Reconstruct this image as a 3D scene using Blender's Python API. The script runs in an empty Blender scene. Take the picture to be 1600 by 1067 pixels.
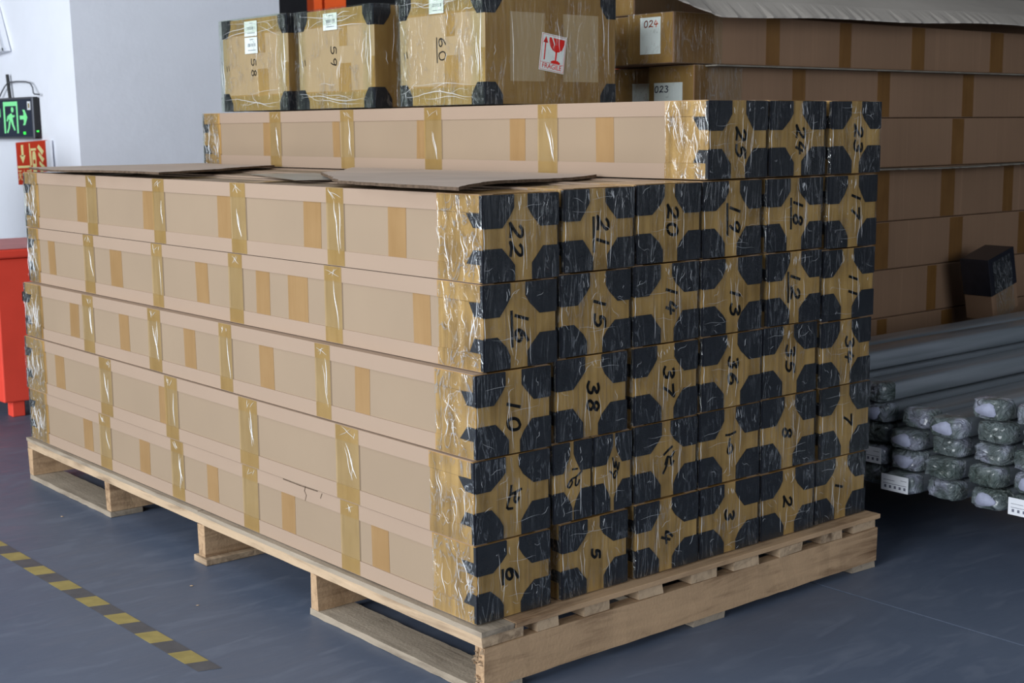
import bpy, bmesh, math, random
from mathutils import Vector, Matrix
random.seed(11)
S = bpy.context.scene
COL = S.collection
PI = math.pi

# ------------------------------------------------------------------ camera
cam_d = bpy.data.cameras.new('camera'); cam = bpy.data.objects.new('camera', cam_d); COL.objects.link(cam)
cr = Vector((0.76812296, -0.640244, -0.00864504)); cu = Vector((0.10290961, 0.11011575, 0.98857682))
cf = Vector((0.63197842, 0.76023821, -0.1504697))
m = Matrix((cr, cu, -cf)).transposed().to_4x4(); m.translation = Vector((-1.76171946, -2.22638407, 1.18350917))
cam.matrix_world = m
cam_d.sensor_width = 36; cam_d.lens = 36 * 2197.67 / 1600
cam_d.clip_start = .05; cam_d.clip_end = 60
cam_d.dof.use_dof = True; cam_d.dof.focus_distance = 3.3; cam_d.dof.aperture_fstop = 9
S.camera = cam
# ------------------------------------------------------------------ world, light, exposure
w = bpy.data.worlds.new('world'); S.world = w; w.use_nodes = True
bg = w.node_tree.nodes['Background']; bg.inputs[0].default_value = (.80, .88, 1, 1); bg.inputs[1].default_value = .8
def area(name, loc, target, sx, sy, power, color):
    d = bpy.data.lights.new(name, 'AREA'); d.shape = 'RECTANGLE'; d.size = sx; d.size_y = sy; d.energy = power; d.color = color
    o = bpy.data.objects.new(name, d); COL.objects.link(o); o.location = loc
    o.rotation_euler = (Vector(target) - Vector(loc)).to_track_quat('-Z', 'Y').to_euler(); return o
# daylight through the open loading door on the left, then three added fills
area('daylight_loading_door', (-6.5, .6, 2.3), (0, 1.8, .9), 7.5, 4.2, 800, (.90, .95, 1))
area('front_fill_light', (.4, -6.6, 2.6), (.6, 0, .7), 5.0, 3.2, 110, (.88, .94, 1))  # added fill to brighten the faces turned towards the camera side
area('overhead_fill_light', (-2.2, 1.6, 4.55), (-2.0, 1.8, 0), 3.0, 5.0, 125, (.88, .94, 1))  # added overhead fill to lift floor and box tops, no roof opening
area('rack_fill_light', (3.4, 4.7, 4.2), (3.6, 6.4, 1.9), .8, .5, 60, (1, .95, .88))  # added fill to brighten the orange rack behind the pillar
S.view_settings.view_transform = 'Standard'; S.view_settings.look = 'None'
S.view_settings.exposure = 0.0; S.view_settings.gamma = 1; S.view_settings.use_curve_mapping = False

# ------------------------------------------------------------------ material helpers
def srgb(r, g, b):
    f = lambda c: (c/255/12.92) if c/255 <= .04045 else ((c/255+.055)/1.055)**2.4
    return (f(r), f(g), f(b), 1)
class NT:
    def __init__(s, name):
        s.m = bpy.data.materials.new(name); s.m.use_nodes = True; s.t = s.m.node_tree; s.t.nodes.clear()
        s.out = s.n('ShaderNodeOutputMaterial')
    def n(s, typ, **kw):
        nd = s.t.nodes.new(typ)
        for k, v in kw.items():
            if k.startswith('i_'):
                key = k[2:]; nd.inputs[int(key) if key.isdigit() else key.replace('_', ' ')].default_value = v
            else: setattr(nd, k, v)
        return nd
    def l(s, a, b): s.t.links.new(a, b)
    def coord(s, scale=(1, 1, 1), rnd=True):
        tc = s.n('ShaderNodeTexCoord'); mp = s.n('ShaderNodeMapping'); mp.inputs['Scale'].default_value = scale
        if rnd:
            oi = s.n('ShaderNodeObjectInfo'); mu = s.n('ShaderNodeMath', operation='MULTIPLY', i_1=37.0); s.l(oi.outputs['Random'], mu.inputs[0])
            s.l(mu.outputs[0], mp.inputs['Location'])
        s.l(tc.outputs['Object'], mp.inputs['Vector']); return mp.outputs[0]
    def noise(s, vec, sc, det=3, rough=.5, dist=0):
        n = s.n('ShaderNodeTexNoise'); n.inputs['Scale'].default_value = sc; n.inputs['Detail'].default_value = det
        n.inputs['Roughness'].default_value = rough; n.inputs['Distortion'].default_value = dist; s.l(vec, n.inputs['Vector']); return n.outputs['Fac']
    def ramp(s, fac, stops, interp='LINEAR'):
        r = s.n('ShaderNodeValToRGB'); r.color_ramp.interpolation = interp
        while len(r.color_ramp.elements) > 1: r.color_ramp.elements.remove(r.color_ramp.elements[-1])
        r.color_ramp.elements[0].position = stops[0][0]; r.color_ramp.elements[0].color = stops[0][1]
        for p, c in stops[1:]:
            e = r.color_ramp.elements.new(p); e.color = c
        s.l(fac, r.inputs[0]); return r.outputs[0]
    def bump(s, h, st=.3, dist=.002, prev=None):
        b = s.n('ShaderNodeBump'); b.inputs['Strength'].default_value = st; b.inputs['Distance'].default_value = dist; s.l(h, b.inputs['Height'])
        if prev: s.l(prev, b.inputs['Normal'])
        return b.outputs[0]
    def bsdf(s, col=None, rough=.6, spec=.5, metal=0, normal=None, coat=0, emit=None, es=0):
        b = s.n('ShaderNodeBsdfPrincipled')
        if col is not None:
            if isinstance(col, tuple): b.inputs['Base Color'].default_value = col
            else: s.l(col, b.inputs['Base Color'])
        if isinstance(rough, (int, float)): b.inputs['Roughness'].default_value = rough
        else: s.l(rough, b.inputs['Roughness'])
        b.inputs['Specular IOR Level'].default_value = spec; b.inputs['Metallic'].default_value = metal; b.inputs['Coat Weight'].default_value = coat
        b.inputs['Coat Roughness'].default_value = .12
        if emit: b.inputs['Emission Color'].default_value = emit; b.inputs['Emission Strength'].default_value = es
        if normal: s.l(normal, b.inputs['Normal'])
        return b.outputs[0]
    def fin(s, sh): s.l(sh, s.out.inputs[0]); return s.m
g = lambda v: (v, v, v, 1)

def mix_scale(c, k): return (c[0]*k, c[1]*k, c[2]*k, 1)
def mat_kraft(name, c, var=.10, rough=.75, spec=.3):
    t = NT(name); v = t.coord(); n1 = t.noise(v, 3, 4); col = t.ramp(n1, [(.3, mix_scale(c, 1-var)), (.7, mix_scale(c, 1+var*.5))])
    v2 = t.coord((1, 220, 6)); n2 = t.noise(v2, 1.2, 2); v3 = t.coord((60, 60, 60)); n3 = t.noise(v3, 5, 2)
    nb = t.bump(n2, .12, .0008); nb = t.bump(n3, .12, .0006, nb)
    return t.fin(t.bsdf(col, rough, spec, normal=nb))
def mat_plain(name, c, rough=.5, spec=.5, var=.08, sc=8, bump=.1, metal=0, coat=0):
    t = NT(name); v = t.coord(); n = t.noise(v, sc, 4); col = t.ramp(n, [(.3, mix_scale(c, 1-var)), (.7, mix_scale(c, 1+var))])
    return t.fin(t.bsdf(col, rough, spec, metal, t.bump(n, bump, .002), coat))
def mat_tape(name, c1, c2, rough=.22, alpha=1.0, bump=.5, sc=(30, 30, 3), coat=.3):
    t = NT(name); v = t.coord(sc); n = t.noise(v, 1.0, 5, .6, .8); vb = t.coord((1, 1, 1)); n2 = t.noise(vb, 9, 3)
    mx = t.n('ShaderNodeMath', operation='ADD'); h = t.n('ShaderNodeMath', operation='MULTIPLY', i_1=.5); t.l(n, mx.inputs[0]); t.l(n2, mx.inputs[1]); t.l(mx.outputs[0], h.inputs[0])
    col = t.ramp(h.outputs[0], [(.35, c1), (.65, c2)])
    b = t.bsdf(col, rough, .5, normal=t.bump(n, bump, .003), coat=coat)
    if alpha < 1:
        tr = t.n('ShaderNodeBsdfTransparent'); ms = t.n('ShaderNodeMixShader'); ms.inputs[0].default_value = alpha; t.l(tr.outputs[0], ms.inputs[1]); t.l(b, ms.inputs[2]); return t.fin(ms.outputs[0])
    return t.fin(b)
def mat_film(name, sc, thr=(.56, .66), base=.05, strong=.5, rough=.16, bump=.9, tint=(.92, .95, .9, 1)):
    """clear stretch film: mostly see-through, glossy, with creases that reflect light, highlights partly put in as white"""
    t = NT(name); v = t.coord(sc); n = t.noise(v, 1.0, 4, .55, 1.6)
    sub = t.n('ShaderNodeMath', operation='SUBTRACT', i_1=.5); t.l(n, sub.inputs[0])
    ab = t.n('ShaderNodeMath', operation='ABSOLUTE'); t.l(sub.outputs[0], ab.inputs[0])
    crease = t.ramp(ab.outputs[0], [(0, g(1)), (.012, g(.35)), (.035, g(0))])
    v2 = t.coord((9, 9, 9)); n2 = t.noise(v2, 1, 2); gate = t.ramp(n2, [(thr[0]-.12, g(0)), (thr[1], g(1))])
    mu = t.n('ShaderNodeMath', operation='MULTIPLY'); t.l(crease, mu.inputs[0]); t.l(gate, mu.inputs[1])
    fa = t.n('ShaderNodeMath', operation='MULTIPLY_ADD', i_1=strong, i_2=base); t.l(mu.outputs[0], fa.inputs[0])
    nb = t.bump(n, bump, .006)
    gl = t.n('ShaderNodeBsdfGlossy'); gl.inputs['Roughness'].default_value = rough; gl.inputs['Color'].default_value = (1, 1, 1, 1); t.l(nb, gl.inputs['Normal'])
    df = t.n('ShaderNodeBsdfDiffuse'); df.inputs['Color'].default_value = (.8, .83, .84, 1); t.l(nb, df.inputs['Normal'])  # white diffuse share stands in for highlights along the creases
    m0 = t.n('ShaderNodeMixShader'); m0.inputs[0].default_value = .25; t.l(gl.outputs[0], m0.inputs[1]); t.l(df.outputs[0], m0.inputs[2])
    tr = t.n('ShaderNodeBsdfTransparent'); tr.inputs[0].default_value = tint
    ms = t.n('ShaderNodeMixShader'); t.l(fa.outputs[0], ms.inputs[0]); t.l(tr.outputs[0], ms.inputs[1]); t.l(m0.outputs[0], ms.inputs[2])
    return t.fin(ms.outputs[0])

M = {}
M['kraft'] = mat_kraft('kraft_board', srgb(151, 131, 109), .05)
M['kraft_cube'] = mat_kraft('cube_kraft_board', srgb(174, 147, 116), .05)
M['kraft_strip'] = mat_kraft('kraft_edge_board', srgb(160, 138, 119), .03)
def mat_kraft_lines(name, c):
    t = NT(name); v = t.coord(); n1 = t.noise(v, 3, 4); v2 = t.coord((26, .2, .2)); n2 = t.noise(v2, 1.5, 6, .75)
    col = t.ramp(n1, [(.3, mix_scale(c, .9)), (.7, mix_scale(c, 1.05))]); k = t.ramp(n2, [(.35, g(.92)), (.60, g(1.0)), (.72, g(1.22))])
    mx = t.n('ShaderNodeMix', data_type='RGBA', blend_type='MULTIPLY'); mx.inputs[0].default_value = 1; t.l(col, mx.inputs[6]); t.l(k, mx.inputs[7])
    return t.fin(t.bsdf(mx.outputs[2], .75, .3, normal=t.bump(n2, .3, .002)))
M['kraft_dark'] = mat_kraft_lines('old_kraft_board', srgb(144, 114, 90))
M['sheet_dark'] = mat_plain('shaded_cardboard_sheet', srgb(128, 122, 112), .9, .2, .2, 12, .3)  # darker copy of the grey cardboard, shade put into its colour
M['kraft_cut'] = mat_plain('corrugated_cut_edge', srgb(92, 76, 62), .9, .2, .35, 90, .6)
M['sheet'] = mat_plain('greyed_cardboard', srgb(196, 178, 164), .85, .2, .1, 5, .2)
M['sheet_grey'] = mat_plain('dusty_cardboard', srgb(186, 178, 168), .9, .2, .1, 4, .2)
M['amber'] = mat_tape('amber_packing_tape', srgb(138, 102, 58), srgb(158, 122, 72), .24, bump=.35)
M['amber_end'] = mat_tape('amber_tape_over_end', srgb(130, 98, 54), srgb(190, 150, 94), .2, bump=.5, sc=(42, 42, 2.2))
M['amber_dark'] = mat_tape('dark_brown_tape', srgb(112, 78, 40), srgb(128, 92, 50), .35, bump=.25, coat=.1)
M['amber_flat'] = mat_tape('amber_tape_band', srgb(148, 116, 76), srgb(158, 126, 86), .3, bump=.25, coat=.1)
M['amber_cube'] = mat_tape('amber_tape_on_cubes', srgb(156, 122, 74), srgb(176, 142, 92), .25, bump=.3)
M['olive'] = mat_tape('clear_yellow_tape_band', srgb(162, 132, 72), srgb(188, 158, 100), .1, .5, .7, (50, 50, 5), .8)
M['black'] = mat_plain('black_corner_plastic', srgb(33, 34, 42), .26, .5, .15, 30, .15)
M['ink'] = mat_plain('black_marker_ink', srgb(14, 13, 16), .5, .3, .05)
M['ink_red'] = mat_plain('orange_marker_ink', srgb(225, 85, 35), .6, .3, .05)
M['ink_blue'] = mat_plain('blue_marker_ink', srgb(28, 32, 78), .6, .3, .05)
M['ink_grey'] = mat_plain('grey_print', srgb(110, 112, 128), .7, .2, .05)
M['white'] = mat_plain('white_paper', srgb(236, 238, 244), .55, .3, .02)
M['scrap'] = mat_plain('dusty_plastic', srgb(158, 156, 150), .35, .4, .15, 9)
M['red_print'] = mat_plain('red_print', srgb(216, 38, 30), .5, .3, .04)
M['film_end'] = mat_film('stretch_film_on_end', (36, 36, 6), (.52, .62), .03, .38, .12, .8)
M['film_cube'] = mat_film('loose_film_on_cubes', (26, 26, 9), (.52, .62), .03, .55, .12, 1.0)
M['film_side'] = mat_film('crumpled_film_on_side', (30, 26, 12), (.44, .54), .07, .8, .12, 1.0)
M['film_far'] = mat_film('crumpled_film_far_end', (34, 34, 30), (.42, .52), .12, .75, .12, 1.0, (.86, .88, .74, 1))
M['black_wall'] = mat_plain('dark_far_wall', srgb(60, 62, 68), .9, .2)
def mat_wood(name, c1, c2, sc=(2, 22, 22)):
    t = NT(name); v = t.coord(sc); n = t.noise(v, 1.6, 6, .6, 1.2); vv = t.coord(); n2 = t.noise(vv, 4, 4)
    a = t.n('ShaderNodeMath', operation='ADD'); t.l(n, a.inputs[0]); t.l(n2, a.inputs[1]); h = t.n('ShaderNodeMath', operation='MULTIPLY', i_1=.5); t.l(a.outputs[0], h.inputs[0])
    col = t.ramp(h.outputs[0], [(.32, c1), (.5, mix_scale(c2, .86)), (.66, c2)])
    v3 = t.coord((70, 70, 70)); n3 = t.noise(v3, 2, 3)
    return t.fin(t.bsdf(col, .82, .2, normal=t.bump(n3, .5, .002, t.bump(n, .35, .003))))
M['wood_x'] = mat_wood('rough_pine_along_x', srgb(108, 82, 60), srgb(190, 158, 124))
M['wood_y'] = mat_wood('rough_pine_along_y', srgb(108, 88, 70), srgb(196, 170, 140), (22, 2, 22))
M['wood_grey'] = mat_wood('weathered_pine', srgb(110, 98, 84), srgb(164, 150, 132), (22, 2, 22))

def mat_floor():
    t = NT('blue_grey_floor_paint'); v = t.coord((1, 1, 1), False); n = t.noise(v, 1.3, 6, .6); v2 = t.coord((3, 11, 1), False); n2 = t.noise(v2, 1.5, 6, .65, .8)
    c = t.ramp(n, [(.3, srgb(76, 87, 106)), (.7, srgb(89, 99, 117))])
    sc = t.ramp(n2, [(.52, g(0)), (.74, g(.5))])
    mx = t.n('ShaderNodeMix', data_type='RGBA'); t.l(sc, mx.inputs[0]); t.l(c, mx.inputs[6]); mx.inputs[7].default_value = srgb(114, 121, 136)
    v3 = t.coord((90, 90, 90), False); n3 = t.noise(v3, 1, 3)
    ro = t.ramp(n2, [(.3, g(.42)), (.7, g(.60))])
    return t.fin(t.bsdf(mx.outputs[2], ro, .45, normal=t.bump(n3, .12, .001)))
M['floor'] = mat_floor()
M['joint'] = mat_plain('dark_joint', srgb(50, 52, 60), .9, .1)
def mat_plaster(name, c):
    t = NT(name); v = t.coord(rnd=False); n = t.noise(v, 2.2, 6, .6); col = t.ramp(n, [(.35, mix_scale(c, .95)), (.65, c)])
    v2 = t.coord((14, 14, 14), False); n2 = t.noise(v2, 1, 5); return t.fin(t.bsdf(col, .9, .2, normal=t.bump(n2, .25, .008)))
M['plaster'] = mat_plaster('white_plaster', srgb(244, 247, 255))
M['orange'] = mat_plain('orange_rack_paint', srgb(240, 100, 46), .45, .4, .05)
M['red_paint'] = mat_plain('red_cabinet_paint', srgb(235, 76, 58), .45, .5, .05)
M['red_lid'] = mat_plain('pale_red_lid', srgb(196, 124, 124), .6, .4, .1)  # paler, greyer red for the lid top
M['blackm'] = mat_plain('black_rubber', srgb(22, 22, 24), .5, .4)
M['grey_metal'] = mat_plain('grey_metal', srgb(128, 130, 136), .4, .5, .05, metal=.6)
M['haz_y'] = mat_plain('worn_yellow_tape', srgb(148, 134, 82), .6, .3, .14, 30)
M['haz_g'] = mat_plain('worn_grey_tape', srgb(82, 82, 86), .6, .3, .12, 30)
M['blue'] = mat_plain('blue_plastic', srgb(30, 60, 190), .4, .5)
def mat_emit(name, c, s):
    t = NT(name); return t.fin(t.bsdf(c, .5, .3, emit=c, es=s))
M['glow'] = mat_emit('lit_green_legend', srgb(130, 225, 155), .35)
M['led'] = mat_emit('green_indicator', srgb(60, 240, 80), 1.0)
M['sign_black'] = mat_plain('smoked_sign_glass', srgb(56, 62, 76), .12, .5, .1)
M['cream'] = mat_plain('pale_yellow_print', srgb(240, 230, 160), .5, .3, .02)
M['fire_red'] = mat_plain('fire_sign_red', srgb(205, 62, 36), .4, .4, .03)
M['frame_white'] = mat_plain('off_white_frame', srgb(212, 216, 224), .5, .3, .03)
M['pale_blue'] = mat_plain('pale_blue_panel', srgb(170, 195, 240), .5, .3, .2, 14)
# plastic wrapped tubes
def mat_wrapbody():
    t = NT('grey_green_film_body'); v = t.coord((1.2, 30, 30)); n = t.noise(v, 1.2, 4, .5, .4)
    col = t.ramp(n, [(.3, srgb(112, 120, 126)), (.7, srgb(140, 146, 154))])
    return t.fin(t.bsdf(col, .30, .5, normal=t.bump(n, .35, .004), coat=.25))
M['wrap_body'] = mat_wrapbody()
def mat_wrapend():
    t = NT('crumpled_film_cap'); v = t.coord((16, 16, 16)); n = t.noise(v, 1.3, 5, .6, 2.2); v2 = t.coord((12, 12, 12)); n2 = t.noise(v2, 1.0, 2)
    col = t.ramp(n2, [(.36, srgb(96, 110, 106)), (.56, srgb(134, 146, 148)), (.68, srgb(186, 190, 210))])
    return t.fin(t.bsdf(col, .12, .8, normal=t.bump(n, 1.0, .05), coat=1))
M['wrap_end'] = mat_wrapend()
M['foam'] = mat_plain('pale_foam_plug', srgb(164, 168, 190), .6, .3, .12, 60, .4)

# ------------------------------------------------------------------ geometry helpers
def link(name, me, mat, parent=None, smooth=False):
    o = bpy.data.objects.new(name, me); COL.objects.link(o)
    for mm in (mat if isinstance(mat, (list, tuple)) else [mat]): me.materials.append(mm)
    if parent: o.parent = parent
    if smooth: me.polygons.foreach_set('use_smooth', [True]*len(me.polygons))
    return o
def tag(o, label=None, cat=None, group=None, kind=None):
    if label: o['label'] = label
    if cat: o['category'] = cat
    if group: o['group'] = group
    if kind: o['kind'] = kind
    return o
def thing(name, loc, label, cat, group=None, rz=0):
    o = bpy.data.objects.new(name, None); COL.objects.link(o); o.location = loc; o.rotation_euler = (0, 0, rz); o.empty_display_size = .05
    return tag(o, label, cat, group)
BV = [(0,0,0),(1,0,0),(1,1,0),(0,1,0),(0,0,1),(1,0,1),(1,1,1),(0,1,1)]
BF = [(0,3,2,1),(4,5,6,7),(0,1,5,4),(1,2,6,5),(2,3,7,6),(3,0,4,7)]
def boxes(name, lst, mat, parent=None, bev=0, jit=0):
    vs, fs = [], []
    for (x0,x1,y0,y1,z0,z1) in lst:
        b = len(vs)
        for v in BV: vs.append((x0+(x1-x0)*v[0]+random.uniform(-jit,jit), y0+(y1-y0)*v[1]+random.uniform(-jit,jit), z0+(z1-z0)*v[2]+random.uniform(-jit,jit)))
        fs += [tuple(b+i for i in f) for f in BF]
    me = bpy.data.meshes.new(name); me.from_pydata(vs, [], fs)
    if bev:
        bm = bmesh.new(); bm.from_mesh(me); bmesh.ops.bevel(bm, geom=bm.edges[:], offset=bev, segments=2, affect='EDGES', profile=.5); bm.to_mesh(me); bm.free()
    return link(name, me, mat, parent)
def box(name, b, mat, parent=None, bev=0, jit=0): return boxes(name, [b], mat, parent, bev, jit)
def plane_map(axis, pos, sgn):
    """(a, b, depth) -> 3D: axis 'y': a=x, b=z; axis 'x': a=y, b=z; axis 'z': a=x, b=y; depth goes along sgn*axis from pos"""
    if axis == 'y': return lambda a, b, d: (a, pos+sgn*d, b)
    if axis == 'x': return lambda a, b, d: (pos+sgn*d, a, b)
    return lambda a, b, d: (a, b, pos+sgn*d)
def prism_data(poly, fm, th, vs, fs):
    n = len(poly); b = len(vs)
    vs += [fm(a, c, 0) for a, c in poly] + [fm(a, c, th) for a, c in poly]
    fs.append(tuple(b+i for i in range(n))); fs.append(tuple(b+n+i for i in reversed(range(n))))
    fs += [(b+i, b+n+i, b+n+(i+1) % n, b+(i+1) % n) for i in range(n)]
def prism(name, polys, fm, th, mat, parent=None):
    vs, fs = [], []
    for p in polys: prism_data(p, fm, th, vs, fs)
    me = bpy.data.meshes.new(name); me.from_pydata(vs, [], fs)
    bm = bmesh.new(); bm.from_mesh(me); bmesh.ops.recalc_face_normals(bm, faces=bm.faces); bm.to_mesh(me); bm.free()
    return link(name, me, mat, parent)
def rect(a0, a1, b0, b1): return [(a0,b0),(a1,b0),(a1,b1),(a0,b1)]
def crinkle(name, a0, a1, b0, b1, na, nb, fm, amp, mat, parent, bias=0, seed=None):
    """thin wrinkled skin in a plane, pushed outwards only"""
    rnd = random.Random(seed if seed is not None else random.random())
    vs = []; fs = []; na = int(na*1.5); colo = [rnd.uniform(0, .6) for _ in range(na+2)]; sl = rnd.uniform(-1.5, 1.5)
    for j in range(nb+1):
        for i in range(na+1):
            ed = i in (0, na) or j in (0, nb)
            vs.append(fm(a0+(a1-a0)*i/na, b0+(b1-b0)*j/nb, 0 if ed and bias else amp*(rnd.uniform(0, .4)+colo[min(max(int(round(i+sl*j/nb)), 0), na+1)])))
    for j in range(nb):
        for i in range(na):
            k = j*(na+1)+i; fs.append((k, k+1, k+na+2, k+na+1))
    me = bpy.data.meshes.new(name); me.from_pydata(vs, [], fs); return link(name, me, mat, parent, True)
def mat_crease():  # film folds whose whitish colour stands in for highlights
    t = NT('film_crease'); tr = t.n('ShaderNodeBsdfTransparent'); b = t.bsdf((.86, .88, .9, 1), .12, .9, coat=1)
    ms = t.n('ShaderNodeMixShader'); ms.inputs[0].default_value = .62; t.l(tr.outputs[0], ms.inputs[1]); t.l(b, ms.inputs[2]); return t.fin(ms.outputs[0])
M['crease'] = mat_crease()
def creases(lines, fm, parent, mat=None):
    """raised folds in the stretch film, whitened to stand in for highlights: thin tapered three-sided ridges along polylines [(a, b), ...] with a half-width"""
    vs, fs = [], []
    for pts, r in lines:
        n = len(pts); b0 = len(vs)
        for i, (a, b) in enumerate(pts):
            p = pts[max(i-1, 0)]; q = pts[min(i+1, n-1)]; dx, dy = q[0]-p[0], q[1]-p[1]; L = math.hypot(dx, dy) or 1e-6
            w_ = r*math.sin(PI*(i+.35)/(n-.3)); nx, ny = -dy/L*w_, dx/L*w_
            vs += [fm(a+nx, b+ny, 0), fm(a, b, w_*1.2+.0002), fm(a-nx, b-ny, 0)]
        for i in range(n-1):
            k = b0+3*i; fs += [(k, k+1, k+4, k+3), (k+1, k+2, k+5, k+4)]
    me = bpy.data.meshes.new('film_creases'); me.from_pydata(vs, [], fs); o = link('film_creases', me, mat or M['crease'], parent, True); o['kind'] = 'stuff'; return o
def wavy(a0, b0, a1, b1, amp, n=9):
    ph = random.uniform(0, 6); fr = random.uniform(.6, 1.6); L = math.hypot(a1-a0, b1-b0) or 1e-6; nx, ny = -(b1-b0)/L, (a1-a0)/L; o = []
    for i in range(n):
        t_ = i/(n-1); k = amp*math.sin(ph+fr*6.28*t_)+random.uniform(-.15, .15)*amp; o.append((a0+(a1-a0)*t_+nx*k, b0+(b1-b0)*t_+ny*k))
    return o
def clampl(L, a0, a1, b0, b1): return [([(min(max(a, a0), a1), min(max(b, b0), b1)) for a, b in p], r) for p, r in L]
def end_creases(W, H):
    U = random.uniform; L = []
    for i in range(random.randint(3, 5)):
        a = W*U(.28, .72); b = H*U(.0, .45); L.append((wavy(a, b, a+W*U(-.05, .05), b+H*U(.3, .55), .0012), .00042))
    for i in range(random.randint(5, 8)):
        a = W*U(.05, .9); b = H*U(.05, .9); L.append((wavy(a, b, a+W*U(-.15, .15), b+H*U(-.12, .14), .002, 6), .0003))
    for i in range(random.randint(3, 6)):
        a = W*U(.3, .7); b = H*U(.90, .97); L.append((wavy(a, b, a+W*U(-.02, .02), b-H*U(.04, .12), .001, 5), .0005))
    for i in range(2):
        a = W*U(.02, .5); b = H*U(.1, .9); L.append((wavy(a, b, a+W*U(.3, .45), b+H*U(-.05, .05), .0015), .0003))
    return clampl(L, .003, W-.003, .006, H-.005)
def side_creases(w_, H, y0=0):
    U = random.uniform; L = []
    for i in range(random.randint(5, 8)):
        a = y0+w_*U(.12, .92); b = H*U(.08, .5); L.append((wavy(a, b, a+w_*U(-.14, .14), b+H*U(.2, .42), .0035), U(.0005, .0011)))
    for i in range(random.randint(5, 9)):
        a = y0+w_*U(.05, .9); b = H*U(.03, .9); L.append((wavy(a, b, a+w_*U(-.2, .2), b+H*U(-.1, .1), .003, 6), U(.0003, .0006)))
    return clampl(L, y0+.003, y0+w_-.003, .006, H-.005)
# handwriting: strokes in a 0..1 x 0..1 glyph box
GL = {
 '0': [[(.5,1),(.2,.85),(.1,.5),(.25,.1),(.5,0),(.8,.15),(.88,.5),(.75,.88),(.5,1)]],
 '1': [[(.5,1),(.46,.5),(.42,0)]],
 '2': [[(.1,.8),(.3,.98),(.65,.98),(.78,.75),(.5,.4),(.05,.02),(.4,.1),(.95,.04)]],
 '3': [[(.1,.92),(.45,1),(.75,.82),(.4,.55),(.8,.4),(.75,.1),(.4,0),(.05,.12)]],
 '4': [[(.35,1),(.05,.4),(.9,.45)],[(.62,.75),(.5,0)]],
 '5': [[(.85,.98),(.3,.95),(.2,.55),(.6,.6),(.85,.35),(.6,.05),(.1,.05)]],
 '6': [[(.7,1),(.3,.7),(.1,.3),(.3,.02),(.7,.05),(.85,.3),(.6,.5),(.2,.35)]],
 '7': [[(.05,.9),(.5,.93),(.92,1),(.6,.5),(.4,0)]],
 '8': [[(.75,.85),(.45,1),(.2,.8),(.4,.58),(.75,.35),(.7,.08),(.4,0),(.15,.2),(.35,.5),(.7,.68),(.75,.85)]],
 '9': [[(.8,.9),(.45,1),(.15,.75),(.35,.5),(.75,.65),(.82,.92),(.75,.4),(.55,0)]],
}
def strokes_poly(strokes, wd):
    out = []
    for s in strokes:
        for (p, q) in zip(s[:-1], s[1:]):
            dx, dy = q[0]-p[0], q[1]-p[1]; L = math.hypot(dx, dy) or 1e-6; ux, uy = dx/L*wd/2, dy/L*wd/2
            out.append([(p[0]-ux*.7+uy, p[1]-uy*.7-ux), (q[0]+ux*.7+uy, q[1]+uy*.7-ux), (q[0]+ux*.7-uy, q[1]+uy*.7+ux), (p[0]-ux*.7-uy, p[1]-uy*.7+ux)])
    return out
def smooth(s, k=3):
    if len(s) < 3: return s
    P_ = [s[0]] + list(s) + [s[-1]]; o = []
    for i in range(1, len(P_)-2):
        for q in range(k):
            t = q/k; p0, p1, p2, p3 = P_[i-1], P_[i], P_[i+1], P_[i+2]
            o.append(tuple(.5*((2*p1[c])+(-p0[c]+p2[c])*t+(2*p0[c]-5*p1[c]+4*p2[c]-p3[c])*t*t+(-p0[c]+3*p1[c]-3*p2[c]+p3[c])*t**3) for c in (0, 1)))
    return o + [s[-1]]
def number(name, text, fm, cx, cz, size, wd, mat, parent, rot=90, under=False, th=.0004, flip=1, gap=.25, slant=0):
    """rot=90: the digits lie on their side and read downwards. flip=-1 where +a runs to the viewer's left"""
    size *= .80; gw = .92*size; adv = gw + gap*gw; W = adv*len(text)-gap*gw; S2 = []
    r = math.radians(rot); ca, sa = math.cos(r), math.sin(r)
    for k, ch in enumerate(text):
        for s in GL[ch]:
            o = []
            for (x, y) in smooth(s):
                lx = x*gw + k*adv - W/2; ly = (y-.5)*size; lx += slant*ly
                # clockwise rotation
                o.append((cx + flip*(lx*ca + ly*sa), cz + (-lx*sa + ly*ca)))
            S2.append(o)
    if under:
        o = []
        for lx in (-W*.5, W*.55):
            ly = -size*.82 + (.05*size if lx > 0 else 0); o.append((cx + flip*(lx*ca + ly*sa), cz + (-lx*sa + ly*ca)))
        S2.append(o)
    return prism(name, strokes_poly(S2, wd), fm, th, mat, parent)
def text_obj(name, s, size, mtx, mat, parent, ext=.0005, bold=0):
    cu = bpy.data.curves.new(name, 'FONT'); cu.body = s; cu.size = size; cu.extrude = ext; cu.offset = bold; cu.align_x = 'CENTER'; cu.align_y = 'CENTER'
    o = bpy.data.objects.new(name, cu); COL.objects.link(o)
    dg = bpy.context.evaluated_depsgraph_get(); me = bpy.data.meshes.new_from_object(o.evaluated_get(dg)); me.transform(mtx)
    bpy.data.objects.remove(o); bpy.data.curves.remove(cu); me.materials.clear()
    return link(name, me, mat, parent)

# ------------------------------------------------------------------ setting
fl = boxes('floor', [(-9, 13, -8, 10, -.10, -.006)], M['joint']); tag(fl, kind='structure')
for (x0, x1, y0, y1) in [(-9, -2.9, -8, 10), (-2.893, 1.098, -8, 10), (1.105, 5.2, -8, 10), (5.207, 13, -8, 10)]:
    box('slab', (x0, x1, y0, y1, -.006, 0), M['floor'], fl)
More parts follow.
